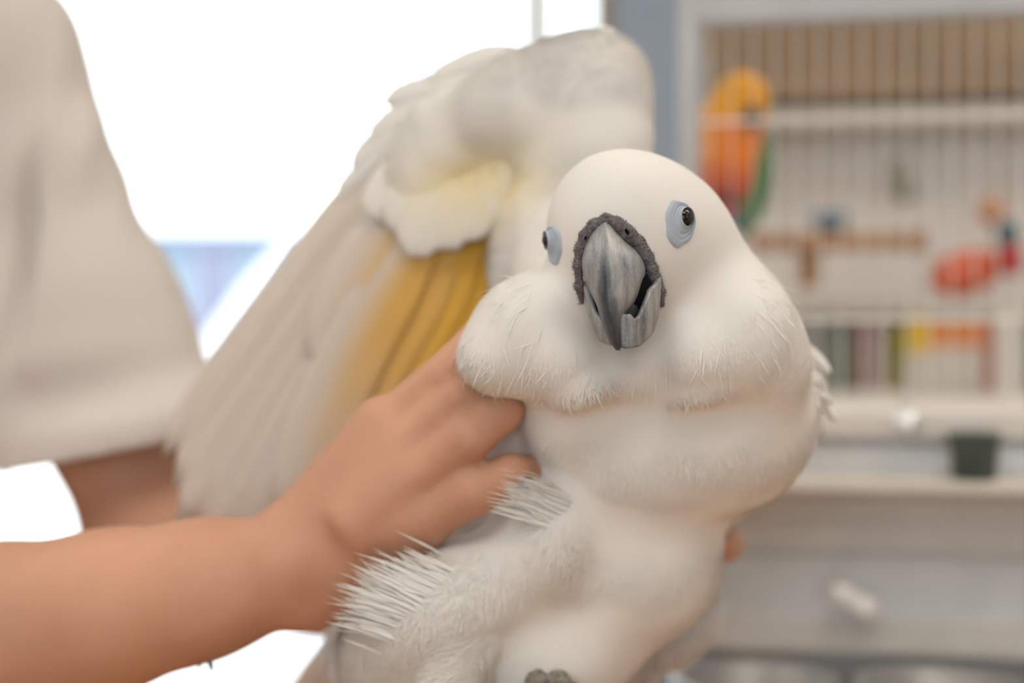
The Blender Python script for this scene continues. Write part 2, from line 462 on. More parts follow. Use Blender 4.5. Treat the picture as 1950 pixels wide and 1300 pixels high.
# outside the window
M['paving'] = mat('pale_paving', (0.80, 0.80, 0.78), 0.9, var=0.04, vscale=3)
M['out_wall'] = mat('pale_blue_wall', (0.20, 0.255, 0.33), 0.8, var=0.04, vscale=.5)
M['out_edge'] = mat('blue_roof_edge', (0.175, 0.20, 0.30), 0.8)
M['out_pane'] = mat('pale_pane', (0.24, 0.30, 0.36), 0.5)
M['out_post'] = mat('mauve_post', (0.21, 0.20, 0.29), 0.8)
M['out_white'] = mat('white_form', (0.92, 0.92, 0.92), 0.8, var=0.01)
struct('ground', (-25, ROOM_Y1+T, -0.12), (12, 60, -0.02), M['paving'])
# low pale building a street away
BD = 30.0
hb0 = P(120, 0, BD)[0]; hb1 = P(760, 0, BD)[0]; hz = P(0, 432, BD)[2]
bld = tag(empty('low_building', ((hb0+hb1)/2, BD+2, -0.02)), 'pale blue low building far beyond the window', 'building')
box('wall', (hb0, BD, -0.02), (hb1, BD+4, hz-0.25), M['out_wall'], bld, .01)
box('roof_edge', (hb0-.1, BD-.25, hz-0.3), (hb1+.1, BD+4.2, hz), M['out_edge'], bld, .02)
for px in (250, 408, 560):
    x = P(px, 0, BD)[0]; box('pillar', (x-.32, BD-.15, -0.02), (x+.32, BD, hz-0.3), M['out_post'], bld, .02)
for px in (330, 484):
    x = P(px, 0, BD)[0]; box('window', (x-.5, BD-.04, 1.0), (x+.5, BD, hz-.8), M['out_pane'], bld, .01)
# rounded white cover standing in for an unidentified thing between building and window
f = Field()
f.ell(510, 800, 5.0, 165, 480, .4, -30, .02)
f.ellw((P(440, 0, 5.0)[0], 5.05, 0.38), (.42, .40, .45), None, .15)
o, _, _ = field_obj('outside_form', f, 0.03, M['out_white'], None, lambda v: 0.012*noise3(v, 9, 3))
for vtx in o.data.vertices: vtx.co.z = max(vtx.co.z, -0.02)
tag(o, 'rounded white shape of unknown kind standing just outside the window', 'form')

# ceiling lamps, unseen, added to light the scene
M['lamp_on'] = mat('lamp_diffuser', (0.9, 0.88, 0.82), 0.6, emit=((1.0, 0.90, 0.78), 4.0))
M['lamp_frame'] = mat('lamp_frame', (0.75, 0.75, 0.75), 0.4)
for i, (x, y, pw) in enumerate(ADDED_LAMPS):
    r = tag(empty('added_ceiling_lamp', (x, y, ROOM_H)), 'square flush lamp added out of view to light the room', 'ceiling lamp', 'unseen lamps added on the ceiling')
    box('frame', (x-0.46, y-0.46, ROOM_H-0.03), (x+0.46, y+0.46, ROOM_H), M['lamp_frame'], r, 0.004)
    box('diffuser', (x-0.43, y-0.43, ROOM_H-0.038), (x+0.43, y+0.43, ROOM_H-0.028), M['lamp_on'], r, 0.003)
    area_light('lamp_light', (x, y, ROOM_H-0.05), (0, 0, 0), 0.84, 0.84, pw, LAMP_COL)

# ================================================================ the cage wall behind
M['wire'] = mat('white_wire', (0.80, 0.78, 0.74), 0.4)
M['cage_frame'] = mat('cage_frame', (0.47, 0.48, 0.50), 0.5)
M['cage_back'] = mat('cage_back', (0.86, 0.82, 0.785), 0.8, var=0.05, vscale=5)
M['valance'] = mat('brown_board', (0.26, 0.18, 0.115), 0.7, var=0.12, vscale=6, stretch=(1, 4, 4))
M['cream'] = mat('cream_board', (0.64, 0.60, 0.55), 0.7)
M['taupe'] = mat('taupe_rail', (0.66, 0.62, 0.58), 0.7)
M['greyrail'] = mat('grey_rail', (0.66, 0.66, 0.67), 0.6)
M['dark'] = mat('dark_gap', (0.48, 0.49, 0.50), 0.8)
M['steel'] = mat('steel', (0.42, 0.42, 0.42), 0.5, metal=0.6)
M['shiny'] = mat('shiny_steel', (0.85, 0.87, 0.9), 0.3, metal=1.0)
M['wood'] = mat('perch_wood', (0.42, 0.24, 0.13), 0.7, var=0.15)
YAW = math.radians(-9.0)              # the cage front turns a little: its right end is nearer
C0 = P(1312, 650, 1.02)               # front left corner at eye level
ux = np.array([math.cos(YAW), math.sin(YAW), 0]); uy = np.array([-math.sin(YAW), math.cos(YAW), 0])
def on_front(px, py, back=0.0):
    """photo pixel -> point on the vertical plane 'back' metres behind the cage front"""
    d = np.array([(px-975)/F, 1.0, -(py-650)/F]); o = C0+uy*back
    t = ((o-CAM) @ uy)/(d @ uy)
    return CAM+d*t
def loc(p): q = p-C0; return q @ ux, q @ uy, q[2]
def cbox(name, x0, x1, z0, z1, b0, b1, m, parent, bevel=.002):
    """box in cage coordinates: along the front, height (world), depth behind the front"""
    bm = bmesh.new(); bm_box(bm, (x0, b0, z0), (x1, b1, z1))
    bmesh.ops.transform(bm, matrix=Matrix.Translation((C0[0], C0[1], 0)) @ Matrix.Rotation(YAW, 4, 'Z'), verts=bm.verts[:])
    return bm_obj(name, bm, m, parent, bevel=bevel)
def pbox(name, px0, py0, px1, py1, back, thick, m, parent, bevel=.002):
    a = on_front(px0, py1, back); b = on_front(px1, py0, back)
    xa, _, _ = loc(a); xb, _, _ = loc(b)
    return cbox(name, xa, xb, min(a[2], b[2]), max(a[2], b[2]), back, back+thick, m, parent, bevel)
CW, CD = 0.72, 0.50
Z_TOP = on_front(1340, 42)[2]; Z_TRAY = on_front(1500, 815)[2]
cage = tag(empty('bird_cage', (C0[0]+CW/2, C0[1]+.2, 0)), 'tall pale wire bird cage with wooden valance and shelves behind the cockatoo', 'cage')
for x in (0, CW):
    for b in (0, CD): cbox('post', x-.008, x+.008, 0, Z_TOP+.03, b-.008, b+.008, M['cage_frame'], cage)
for b in (0, CD): cbox('top_rail', 0, CW, Z_TOP-.003, Z_TOP+.03, b-.008, b+.008, M['cage_frame'], cage)
for x in (0, CW): cbox('top_rail', x-.008, x+.008, Z_TOP-.003, Z_TOP+.03, 0, CD, M['cage_frame'], cage)
# wires, each its own bar
def shared_wire(name, a, b, r, parent, cache={}):
    L = (b-a).length; key = round(L, 4), r
    if key not in cache:
        bm = bmesh.new(); bmesh.ops.create_cone(bm, cap_ends=True, segments=6, radius1=r, radius2=r, depth=L)
        me = bpy.data.meshes.new('wire'); bm.to_mesh(me); bm.free(); me.materials.append(M['wire']); cache[key] = me
    o = bpy.data.objects.new(name, cache[key]); COL.objects.link(o)
    o.location = (a+b)/2; o.rotation_euler = (b-a).to_track_quat('Z', 'Y').to_euler()
    put(o, parent); return o
SP = 0.0152
def cw(x, b, z): return Vector((C0+ux*x+uy*b)[:2].tolist()+[z])
for i in range(1, int(CW/SP)): shared_wire('wire', cw(i*SP, 0, Z_TRAY), cw(i*SP, 0, Z_TOP), .0005, cage)
for i in range(1, int(CD/SP)): shared_wire('wire', cw(0, i*SP, Z_TRAY), cw(0, i*SP, Z_TOP), .0005, cage)
for py in (610, 230): 
    z = on_front(1500, py)[2]
    shared_wire('cross_wire', cw(0, -.002, z), cw(CW, -.002, z), .0014, cage)
    shared_wire('cross_wire', cw(0, 0, z), cw(0, CD, z), .0014, cage)
cbox('back_panel', 0, CW, Z_TRAY-.03, Z_TOP+.12, CD+.008, CD+.02, M['cage_back'], cage)
# valance and ledges inside, at the back
pbox('valance', 1310, 12, 2200, 195, CD-.06, .05, M['valance'], cage)
pbox('ledge', 1300, 195, 2200, 243, CD-.10, .09, M['cream'], cage)
pbox('ledge', 1300, 243, 2200, 262, CD-.05, .04, M['taupe'], cage)
pbox('ledge', 1330, 565, 2200, 600, CD-.12, .12, M['cream'], cage)
pbox('side_board', 1895, 585, 1945, 785, CD-.14, .02, M['cream'], cage)
# tray and lower rails
pbox('tray', 1318, 795, 2350, 832, -.01, CD, M['taupe'], cage)
lower = [(832, 850, M['greyrail'], .008), (850, 925, M['greyrail'], .0), (925, 992, M['cream'], 0), (992, 1003, M['greyrail'], .015), (1003, 1048, M['taupe'], 0), (1048, 1074, M['dark'], .008),
         (1074, 1205, M['greyrail'], .004), (1205, 1236, M['taupe'], -.004), (1236, 1262, M['dark'], .015)]
for y0, y1, m_, b in lower: pbox('rail', 1318, y0, 2350, y1, b, .03, m_, cage)
pbox('lower_panel', 1318, 1262, 2350, 1600, .05, .02, M['greyrail'], cage)
zs = on_front(1500, 1345)[2]
cbox('shelf', 0, CW, zs-.02, zs, -.17, .04, M['taupe'], cage)
zf = zs
# steel bowls on the shelf
for i in range(5):
    c = C0+ux*(.045+i*.117)+uy*(-.085)
    bowl = lathe('steel_bowl', [(.0, .003), (.024, .002), (.028, .0), (.036, .012), (.047, .036), (.050, .040), (.0525, .040), (.0535, .0385)], M['steel'], (c[0], c[1], zf), None, 30, .0012)
    tag(bowl, 'round steel feeding bowl in the row on the cage shelf', 'bowl', 'steel bowls below the cage')

# perch board inside with bracket
pbb = tag(empty('perch_board', tuple(on_front(1590, 470, .3))), 'brown wooden perch board on a bracket inside the cage', 'perch')
pbox('board', 1425, 440, 1762, 474, .30, .05, M['wood'], pbb)
pbox('bracket', 1520, 474, 1562, 545, .33, .03, M['wood'], pbb)
pbox('end_cap', 1757, 436, 1766, 478, .295, .06, M['wood'], pbb)
# blue dish
M['blue'] = mat('blue_dish', (0.13, 0.21, 0.29), 0.5)
q = on_front(1580, 440, .325)
d_ = lathe('blue_dish', [(0, 0), (.014, 0), (.017, .010), (.018, .017), (.016, .017), (.014, .004), (0, .004)], M['blue'], tuple(q))
tag(d_, 'small blue-grey dish standing on the wooden perch board', 'dish')
# hanging grey-olive clip toy
M['olive'] = mat('olive_toy', (0.20, 0.19, 0.15), 0.7)
q = on_front(1715, 262, .40)
ht = tag(empty('hanging_toy', tuple(q)), 'small olive grey knotted toy hanging inside the cage', 'toy')
cyl('cord', q, q+np.array([0, 0, -.022]), .0012, M['olive'], ht)
f = Field(); c = q+np.array([0, 0, -.040])
f.ellw(c, (.010, .010, .018)).ellw(c+[.004, 0, -.014], (.012, .010, .010), None, .006).ellw(c+[-.003, 0, .012], (.006, .006, .008), None, .006)
field_obj('knot', f, .002, M['olive'], ht, lambda v: .001*noise3(v, 300, 3))

# ---- sun conure clinging behind the wires
def conure_mat():
    m = bpy.data.materials.new('conure_plumage'); m.use_nodes = True
    n = m.node_tree; b = n.nodes['Principled BSDF']; b.inputs['Roughness'].default_value = .8
    a = n.nodes.new('ShaderNodeAttribute'); a.attribute_name = 'pigment'
    n.links.new(a.outputs['Color'], b.inputs['Base Color']); return m
M['conure'] = conure_mat(); M['conure_beak'] = mat('dark_beak', (0.035, 0.032, 0.035), 0.5)
def pig(o, cols):
    a = o.data.attributes.new('pigment', 'FLOAT_COLOR', 'POINT')
    a.data.foreach_set('color', np.concatenate([cols, np.ones((len(cols), 1))], 1).astype(np.float32).ravel())
BK = .07
def cp(px, py, b=BK): return on_front(px, py, b)
con = tag(empty('sun_conure', tuple(cp(1395, 430))), 'orange and yellow parrot with green wing behind the cage wires', 'bird')
f = Field()
f.ellw(cp(1412, 190), (.0205, .022, .021)); f.ellw(cp(1385, 270), (.0255, .024, .034), rot_img(-12), .014); f.ellw(cp(1380, 345), (.0215, .021, .034), None, .014)
f.ellw(cp(1352, 255, BK-.005), (.011, .014, .028), rot_img(-10), .008)
v, fc = f.mesh(.0018); v = relax(v, fc, 2); o = mesh_np('body', v, fc, M['conure'], con)
fpx, fpy = to_px(v)
yel = np.array([.86, .38, .02]); org = np.array([.80, .22, .03]); red = np.array([.55, .085, .05]); lor = np.array([.85, .36, .10])
def mixc(a, b, t): t = np.clip(t, 0, 1)[:, None]; return a*(1-t)+b*t
cols = mixc(np.tile(yel, (len(v), 1)), np.tile(org, (len(v), 1)), (fpy-205)/40)
cols = mixc(cols, np.tile(red, (len(v), 1)), (fpy-300)/60)
cols = mixc(cols, np.tile(lor, (len(v), 1)), ((1372-fpx)/25)*(fpy > 190)*(fpy < 305))
cols = mixc(cols, np.tile(np.array([.10, .09, .12]), (len(v), 1)), 1.2*np.exp(-((fpx-1428)/16)**2-((fpy-222)/16)**2))
pig(o, cols)
f = Field(); f.ellw(cp(1432, 222, BK-.018), (.006, .008, .009)).ellw(cp(1434, 234, BK-.022), (.0035, .004, .006), None, .004)
field_obj('beak', f, .001, M['conure_beak'], con)
for x, b in ((1412, BK-.019), (1450, BK-.008)):
    f = Field(); f.ellw(cp(x, 196, b), (.0022, .0022, .0022)); field_obj('eye', f, .0006, M['black'], con)
M['green'] = mat('green_feather', (0.085, 0.20, 0.085), 0.7, var=0.2, vscale=90); M['greyfeather'] = mat('slate_feather', (0.17, 0.19, 0.25), 0.7)
f = Field(); f.ellw(cp(1443, 335, BK+.005), (.0105, .012, .035), rot_img(-6)).ellw(cp(1432, 390, BK+.008), (.007, .008, .028), rot_img(-14), .008)
o, _, _ = field_obj('wing', f, .0018, M['green'], con); o['label'] = 'green folded wing'
for i, (x0, x1) in enumerate(((1395, 1398), (1408, 1412), (1420, 1420))):
    feather('tail_feather', (cp(x0, 350, BK-.012), cp((x0+x1)/2, 390, BK-.012), cp(x1, 440, BK-.010)), .0055, M['greyfeather'] if i != 2 else M['green'], con, tip=.6, nu=10, nv=4, seed=i)
for s in (1370, 1395):
    f = Field(); f.cap(cp(s, 372, BK-.02), cp(s, 374, .004), .003, .0025, .002)
    for k in (-1, 0, 1): f.cap(cp(s, 374, .004), cp(s+k*9, 382, .003), .0022, .0016, .002)
    field_obj('foot', f, .001, M['conure_beak'], con)

# ---- toys and boxes on the back ledge
zl = on_front(1600, 565, CD-.12)[2]
def toy_mat(n, c): M[n] = mat(n, c, .5); return M[n]
toy_mat('orange_red', (.62, .12, .05)); toy_mat('orange', (.68, .24, .06)); toy_mat('teal', (.05, .12, .15)); toy_mat('red', (.42, .035, .04)); toy_mat('yellow', (.70, .46, .03))
toy_mat('sand', (.55, .42, .24)); toy_mat('white_print', (.62, .58, .52)); toy_mat('olivegreen', (.25, .24, .04)); toy_mat('pinkgrey', (.42, .33, .33)); toy_mat('greygreen', (.18, .22, .18)); toy_mat('dullred', (.30, .10, .08)); toy_mat('brownorange', (.50, .22, .10))
bk = CD-.10
f = Field(); c0 = on_front(1835, 520, bk)
f.ellw(c0+np.array([0, 0, .012]), (.033, .020, .022), rot_img(12)).ellw(c0+np.array([.022, 0, .022]), (.018, .014, .012), None, .01)
o, v, _ = field_obj('rocking_toy', f, .002, M['orange_red'], None)
low = on_front(1830, 565, bk)[2]
dz = v[:, 2].min()-zl; o.location.z = -dz if abs(dz) < .05 else 0
tag(o, 'rounded orange-red chew toy lying on the cage ledge', 'toy')
hb = tag(empty('bead_toy', tuple(on_front(1905, 300, bk-.04))), 'hanging string of orange, teal and red wooden beads beside the orange-red toy', 'toy')
a = on_front(1905, 262, bk-.04); cyl('cord', a, on_front(1915, 520, bk-.04), .0012, M['olive'], hb)
for (px, py, r, m_) in ((1890, 402, .0125, 'brownorange'), (1918, 445, .0115, 'teal'), (1925, 495, .0140, 'red')):
    q = on_front(px, py, bk-.04)
    lathe('bead', [(.002, -r), (r*.7, -r*.95), (r, -r*.4), (r, r*.4), (r*.7, r*.95), (.002, r)], M[m_], tuple(q), hb, 20)
# boxed row on the lower ledge
zl2 = on_front(1600, 745, CD-.12)[2]
pbox('lower_ledge', 1330, 745, 2200, 775, CD-.12, .12, M['cream'], cage)
def stand_box(name, px0, px1, py0, m_, label, cat, group, back=bk-.01, thick=.05):
    xa, _, _ = loc(on_front(px0, 745, back)); xb, _, _ = loc(on_front(px1, 745, back)); z1 = on_front(px0, py0, back)[2]
    o = cbox(name, xa, xb, zl2, z1, back, back+thick, m_, None, .0015)
    return tag(o, label, cat, group)
for (a_, b_, t_, m_, lb_) in ((1585, 1622, 612, 'greygreen', 'grey-green upright packet on the lower cage ledge'), (1628, 1646, 606, 'dullred', 'narrow dull red packet on the lower cage ledge'), (1650, 1684, 600, 'pinkgrey', 'pinkish grey packet on the lower cage ledge'),
                             (1690, 1714, 618, 'olivegreen', 'narrow olive yellow packet on the lower cage ledge')):
    stand_box('packet', a_, b_, t_, M[m_], lb_, 'packet', 'packets on the lower ledge')
cb = tag(empty('printed_box', tuple(on_front(1805, 745, bk))), 'bright yellow, orange and white box on the lower cage ledge', 'box')
xs_ = [loc(on_front(x, 745, bk-.015))[0] for x in (1722, 1768, 1876, 1894)]
z_ = lambda py: on_front(1800, py, bk-.015)[2]
cbox('carton', xs_[0], xs_[3], zl2, z_(606), bk-.012, bk+.05, M['white_print'], cb)
cbox('yellow_panel', xs_[0], xs_[1], z_(672), z_(600), bk-.015, bk-.011, M['yellow'], cb, .0005)
cbox('orange_panel', xs_[1], xs_[2], z_(660), z_(610), bk-.015, bk-.011, M['orange'], cb, .0005)
cbox('red_panel', xs_[2], xs_[3], zl2, z_(612), bk-.015, bk-.011, M['orange_red'], cb, .0005)
# steel bell added to catch a highlight, dark cup on the tray, white pill standing for a highlight
q = on_front(1730, 806, -.03)
bl = tag(empty('glint_ball', tuple(q)), 'tiny round steel bell added on the cage front to catch a round highlight', 'glint_ball')
f = Field(); f.ellw(q, (.0085, .0085, .0085)); field_obj('dome', f, .001, M['shiny'], bl)
cyl('hook', q+np.array([0, 0, .006]), q+np.array([0, .022, .016]), .0008, M['steel'], bl)
M['darkcup'] = mat('dark_green_cup', (.07, .09, .08), .5)
q = on_front(1855, 930, -.035)
cup = lathe('dark_cup', [(0, 0), (.0135, 0), (.0165, .034), (.0175, .035), (.0175, .0375), (.015, .0375), (.0125, .003), (0, .003)], M['darkcup'], tuple(q))
tag(cup, 'dark green cup on a ledge of the cage rail', 'cup')
pbox('cup_ledge', 1318, 926, 2350, 934, -.058, .06, M['cream'], cage)
M['chew'] = mat('white_glint', (.85, .82, .80), .3)  # white pill stands in for a blurred highlight on the rail
f = Field(); f.cap(on_front(1605, 1133, -.020), on_front(1648, 1157, -.020), .0075, .0075, .002)
f.ellw(on_front(1602, 1131, -.020), (.009, .008, .009), None, .004).ellw(on_front(1651, 1159, -.020), (.009, .008, .009), None, .004)
ch, _, _ = field_obj('glint_pill', f, .0015, M['chew'], None)
tag(ch, 'slanting white pill standing for a highlight on the grey rail of the cage', 'toy')

# ================================================================ the cockatoo
bird = tag(empty('cockatoo', tuple(P(900, 1345, 0.70))), 'white cockatoo leaning forward with one wing lifted showing yellow underwing', 'bird')
B = Field()
# head
B.ell(1183, 425, .640, 140, 140, .0355, 0, .012)
B.ell(1172, 500, .6335, 100, 120, .0235, 5, .016)
B.ell(1262, 470, .655, 138, 140, .036, 35, .02)
B.ell(1312, 560, .672, 112, 125, .038, 35, .02)
# neck and cheeks
B.ell(1230, 640, .690, 285, 200, .052, 0, .02)
B.ell(1010, 635, .645, 128, 112, .030, 38, .014)
B.ell(935, 690, .646, 62, 52, .024, -20, .012)
B.ell(1068, 690, .640, 92, 82, .027, -10, .009)
B.ell(1112, 738, .634, 66, 40, .019, 20, .006)
B.ell(1394, 642, .652, 128, 134, .036, 0, .014)
B.ell(1322, 680, .640, 86, 85, .028, 15, .009)
B.ell(1330, 740, .639, 74, 36, .019, 15, .006)
B.ell(1468, 705, .668, 72, 95, .03, 0, .014)
B.ell(1200, 700, .648, 60, 70, .022, 0, .014)
# breast
B.ell(1280, 805, .700, 272, 180, .061, 0, .014)
B.ell(1240, 860, .700, 255, 130, .058, 14, .020)
B.ell(1075, 800, .672, 85, 95, .03, 0, .014)
# belly
B.ell(1160, 1050, .712, 195, 180, .058, 0, .020)
B.ell(1030, 1230, .712, 200, 170, .056, 35, .022)
B.ell(1255, 1060, .718, 98, 115, .045, -20, .020)
B.ell(1045, 1020, .675, 95, 120, .035, 0, .014)
B.ell(985, 850, .702, 75, 130, .028, 0, .016)
# thigh and shank on the hand's side
B.ell(858, 1146, .670, 172, 108, .033, 30, .022)
B.ell(780, 1240, .694, 135, 110, .034, 0, .024)
B.ell(860, 1260, .676, 72, 100, .020, -5, .012)
B.cap(P(880, 1225, .656), P(862, 1345, .652), .0160, .0140, .005)
# far thigh
B.ell(1050, 1300, .735, 110, 80, .04, 0, .014)
B.cap(P(1050, 1300, .725), P(1045, 1350, .700), .018, .011, .008)
# rump towards the tail, and back
B.ell(760, 1240, .765, 130, 120, .040, 0, .014)
B.ell(980, 1080, .755, 190, 200, .045, 0, .02)
B.ell(1180, 900, .76, 230, 240, .045, 0, .02)
# pale fluff of the flank behind the belly
B.ell(1275, 1185, .785, 92, 56, .026, 38, .006)
B.ell(1180, 1270, .785, 60, 60, .026, 38, .008)
# shoulder column of the lifted wing
B.ell(1100, 560, .735, 130, 200, .032, 0, .016)
bv, bf = B.mesh(0.0019)
bv = relax(bv, bf, 2)
bv = bv+B.grad(bv)*(0.0010*noise3(bv, 90, 1, 2)*np.clip((CAM[2]-0.01-bv[:, 2])/0.05, 0.1, 1))[:, None]
body = mesh_np('body', bv, bf, M['plume'], bird)
tint_attr(body, np.zeros(len(bv)))
body['label'] = 'smooth white plumage of head, breast and belly'

BEAK_TOP = P(1160, 470, .59)
def near_eye(X):
    m = np.ones(len(X))
    for c, r in ((EYE_R, .0105), (EYE_L, .0105)):
        m *= np.linalg.norm((X-c)/np.array([1, 1.0, 1.25]), axis=1) > r
    return m
def ray_hit(px, py, d0=.57, d1=.70):
    ds = np.linspace(d0, d1, 700); X = np.stack([P(px, py, d) for d in ds]); v_ = B(X)
    i = int(np.argmax(v_ < 0)) if (v_ < 0).any() else int(np.argmin(v_))
    return X[i]
EYE_R = ray_hit(1294, 425)
EYE_L = ray_hit(1054, 466)

def mask_beak(X):
    px, py = to_px(X)
    ins = (np.abs((px-1176)/70)**2+np.abs((py-535)/118)**2 < 1) & (X[:, 1] < .622)
    return 1.0-ins
def front(X, dmax): return (X[:, 1] < dmax).astype(float)
# --- down over the whole body: short and silky on the head, longer below
HEADC = P(1210, 470, .645)
def m_down(X):
    px, py = to_px(X)
    hd = np.linalg.norm(X-HEADC, axis=1)
    return (1.0+1.6*(hd < .055))*(X[:, 1] < .745)*mask_beak(X)*near_eye(X)*(0.35+0.65*(X[:, 1] < .70))
p, _ = surf_samples(bv, bf, 170000, m_down); n_ = B.grad(p)
px, py = to_px(p); hd = np.linalg.norm(p-HEADC, axis=1)
wh = np.clip((hd-.035)/.03, 0, 1)
L = .0036+wh*(.0026+.0035*np.clip((py-700)/250, 0, 1))
wd_ = .00042+wh*(.00006+.00016*np.clip((py-700)/250, 0, 1))
fl = unit(p-P(1172, 470, .60))*(1-.6*wh)[:, None]+np.array([0, .1, -1.0])*wh[:, None]*np.clip((py-480)/150, 0, 1)[:, None]
fl = fl+(.35*wh)[:, None]*np.stack([noise3(p, 70, 5), noise3(p, 70, 6), noise3(p, 70, 7)], 1)
strands('down', p, n_, fl, L, wd_, .11-.02*wh, M['plume'], bird, .26)
# a few longer wispy plumes on cheeks and breast
p, _ = surf_samples(bv, bf, 1800, lambda X: (np.linalg.norm(X-HEADC, axis=1) > .05)*(X[:, 1] < .72)*mask_beak(X)*near_eye(X)); n_ = B.grad(p)
strands('wisps', p, n_, unit(p-P(1172, 470, .60))*.5+np.array([0, .1, -.9]), .013, .0006, .14, M['plume'], bird, .4)
def m_thigh(X):
    px, py = to_px(X)
    return (px < 960)*(py > 1040)*(X[:, 1] < .72)
p, _ = surf_samples(bv, bf, 22000, m_thigh); n_ = B.grad(p)
fl = np.tile(np.array([-.75, -.05, -.5]), (len(p), 1))
strands('thigh_down', p, n_, fl, .012, .0006, .13, M['plume'], bird, .40)
# pointed tufts that lap over the hand and fingers
sp = [((705, 1132), (662, 1110)), ((728, 1138), (672, 1118)), ((748, 1128), (690, 1082)), ((762, 1112), (703, 1074)), ((780, 1100), (728, 1064)), ((805, 1080), (772, 1050)), 
      ((1020, 940), (958, 926)), ((1015, 925), (972, 908)), ((1005, 965), (945, 950)), ((700, 1155), (652, 1140)), ((690, 1185), (648, 1178))]
ps, fs_, ls = [], [], []
for (ax, ay), (bx, by) in sp:
    dt = .6375 if ax < 900 else .634
    for m_ in range(70):
        w0, w1 = RNG.random()**1.3, RNG.normal(0, 1, 3)
        ps.append(ray_hit(ax+75*w0+10*w1[0], ay+30*w0+14*w1[1], .60, .74))
        g0 = RNG.uniform(.25, 1.0)
        fs_.append(P(bx+16*w1[2]+(1-g0)*(ax-bx), by+12*w1[1]+(1-g0)*(ay-by), dt+.003))
ps, fs_ = np.array(ps), np.array(fs_)-np.array(ps); ls = np.linalg.norm(fs_, axis=1); fs_ = unit(fs_)
nn = np.tile(np.array([-.1, -.8, .5]), (len(ps), 1)); nn = unit(nn-(nn*fs_).sum(1)[:, None]*fs_)
strands('lapping_tufts', ps, nn, fs_, ls, .0010, .06, M['plume'], bird, .03, bend=1.6)
# flank fluff behind the belly
def m_flank(X):
    px, py = to_px(X)
    return (X[:, 1] > .745)*(py > 1080)*(px > 1120)
p, _ = surf_samples(bv, bf, 9000, m_flank); n_ = B.grad(p)
strands('flank_fluff', p, n_, np.tile(np.array([.35, 0, -1.0]), (len(p), 1)), .016, .0010, .35, M['loose'], bird, .5)
def m_rump(X):
    px, py = to_px(X)
    return (X[:, 1] > .72)*(px < 900)*(py > 1100)
p, _ = surf_samples(bv, bf, 7000, m_rump); n_ = B.grad(p)
strands('rump_fluff', p, n_, np.tile(np.array([-.4, 0, -1.0]), (len(p), 1)), .016, .0012, .3, M['plume'], bird, .5)

# --- beak ---------------------------------------------------------------
rows = [(418, 1143, 1162, .6035, .010), (428, 1133, 1168, .5965, .015), (439, 1127, 1174, .5925, .019), (450, 1121, 1184, .5895, .021), (461, 1115, 1195, .5870, .023),
        (482, 1109, 1217, .5835, .026), (502, 1107, 1228, .5810, .028), (517, 1109, 1230, .5797, .029), (538, 1115, 1225, .5786, .028), (550, 1120, 1222, .5782, .027),
        (565, 1128, 1217, .5779, .025), (583, 1137, 1205, .5780, .021), (596, 1140, 1192, .5784, .018), (606, 1143, 1187, .5789, .016), (620, 1147, 1185, .5798, .0135),
        (634, 1152, 1184, .5809, .011), (650, 1160, 1184, .5824, .008), (660, 1167, 1183, .5838, .005), (667, 1173, 1181, .5853, .003)]
rows = np.array(rows, float)
yy = np.linspace(418, 667, 54)
R_ = np.stack([yy]+[np.interp(yy, rows[:, 0], rows[:, i]) for i in range(1, 5)], 1)
for i in range(1, 5):                       # soften the profile
    q = R_[:, i].copy()
    for _ in range(3): q[1:-1] = (q[:-2]+2*q[1:-1]+q[2:])/4
    R_[:, i] = q
vs, fs, wear = [], [], []
NS = 26
for y, xl, xr, Df, dr in R_:
    u = (y-418)/249
    ridge = np.interp(y, [418, 500, 560, 614, 667], [1152, 1157, 1159, 1166, 1177])
    for j in range(NS+1):
        s = -1.18+2.36*j/NS
        sc = max(-1, min(1, s))
        ang = sc*math.pi/2
        half = (ridge-xl) if sc < 0 else (xr-ridge)
        x = ridge+half*math.sin(ang)
        d = Df+dr*(1-math.cos(ang))*0.85+0.0014*min(1, abs(math.sin(ang))*2.2)*min(1, dr/.01)
        if abs(s) > 1: d += (abs(s)-1)/0.18*0.010*max(0, 1-max(0, u-.55)/.15); x -= np.sign(s)*(abs(s)-1)/0.18*4
        vs.append(P(x, y, d))
        wear.append(0.42*math.exp(-((x-(ridge-6))/(8+12*u))**2)*min(1, max(0, (u-.18)/.3))+0.14*max(0, (u-.55)/.45)-0.07*math.exp(-((x-(ridge+14))/12)**2)*(u < .6))
n1 = NS+1
fs = [(i*n1+j, i*n1+j+1, (i+1)*n1+j+1, (i+1)*n1+j) for i in range(len(R_)-1) for j in range(NS)]
fs.append([(len(R_)-1)*n1+j for j in range(n1)])
ub = mesh_np('upper_beak', vs, fs, M['beak'], bird); tint_attr(ub, wear, 'wear')
md = ub.modifiers.new('thick', 'SOLIDIFY'); md.thickness = 0.0012; md.offset = 1
ub['label'] = 'grey hooked upper beak with powdery streaks'
# lower beak: scoop
vs, fs, wear = [], [], []
NP, NR = 64, 14
for i in range(NP+1):
    ph = math.radians(-92+184*i/NP); a = abs(math.degrees(ph))
    top = np.interp(math.degrees(ph), [-92, -72, -60, -46, -30, 0, 12, 20, 28, 36, 50, 92], [535, 556, 588, 612, 602, 598, 598, 609, 603, 582, 548, 522])
    bot = np.interp(math.degrees(ph), [-92, -30, 0, 35, 60, 92], [648, 659, 664, 660, 645, 620])
    for j in range(NR+1):
        t = j/NR; y = top+(bot-top)*t
        c = np.interp(y, [520, 600, 664], [1184, 1187, 1192]); hw = np.interp(y, [520, 545, 600, 640, 664], [75, 75, 68, 53, 42])
        x = c+hw*math.sin(ph); d = np.interp(y, [520, 600, 664], [.5890, .5855, .5870])+.0215*(1-math.cos(ph))
        vs.append(P(x, y, d)); wear.append(0.05+0.12*math.exp(-((a-15)/18)**2)*t)
n1 = NR+1
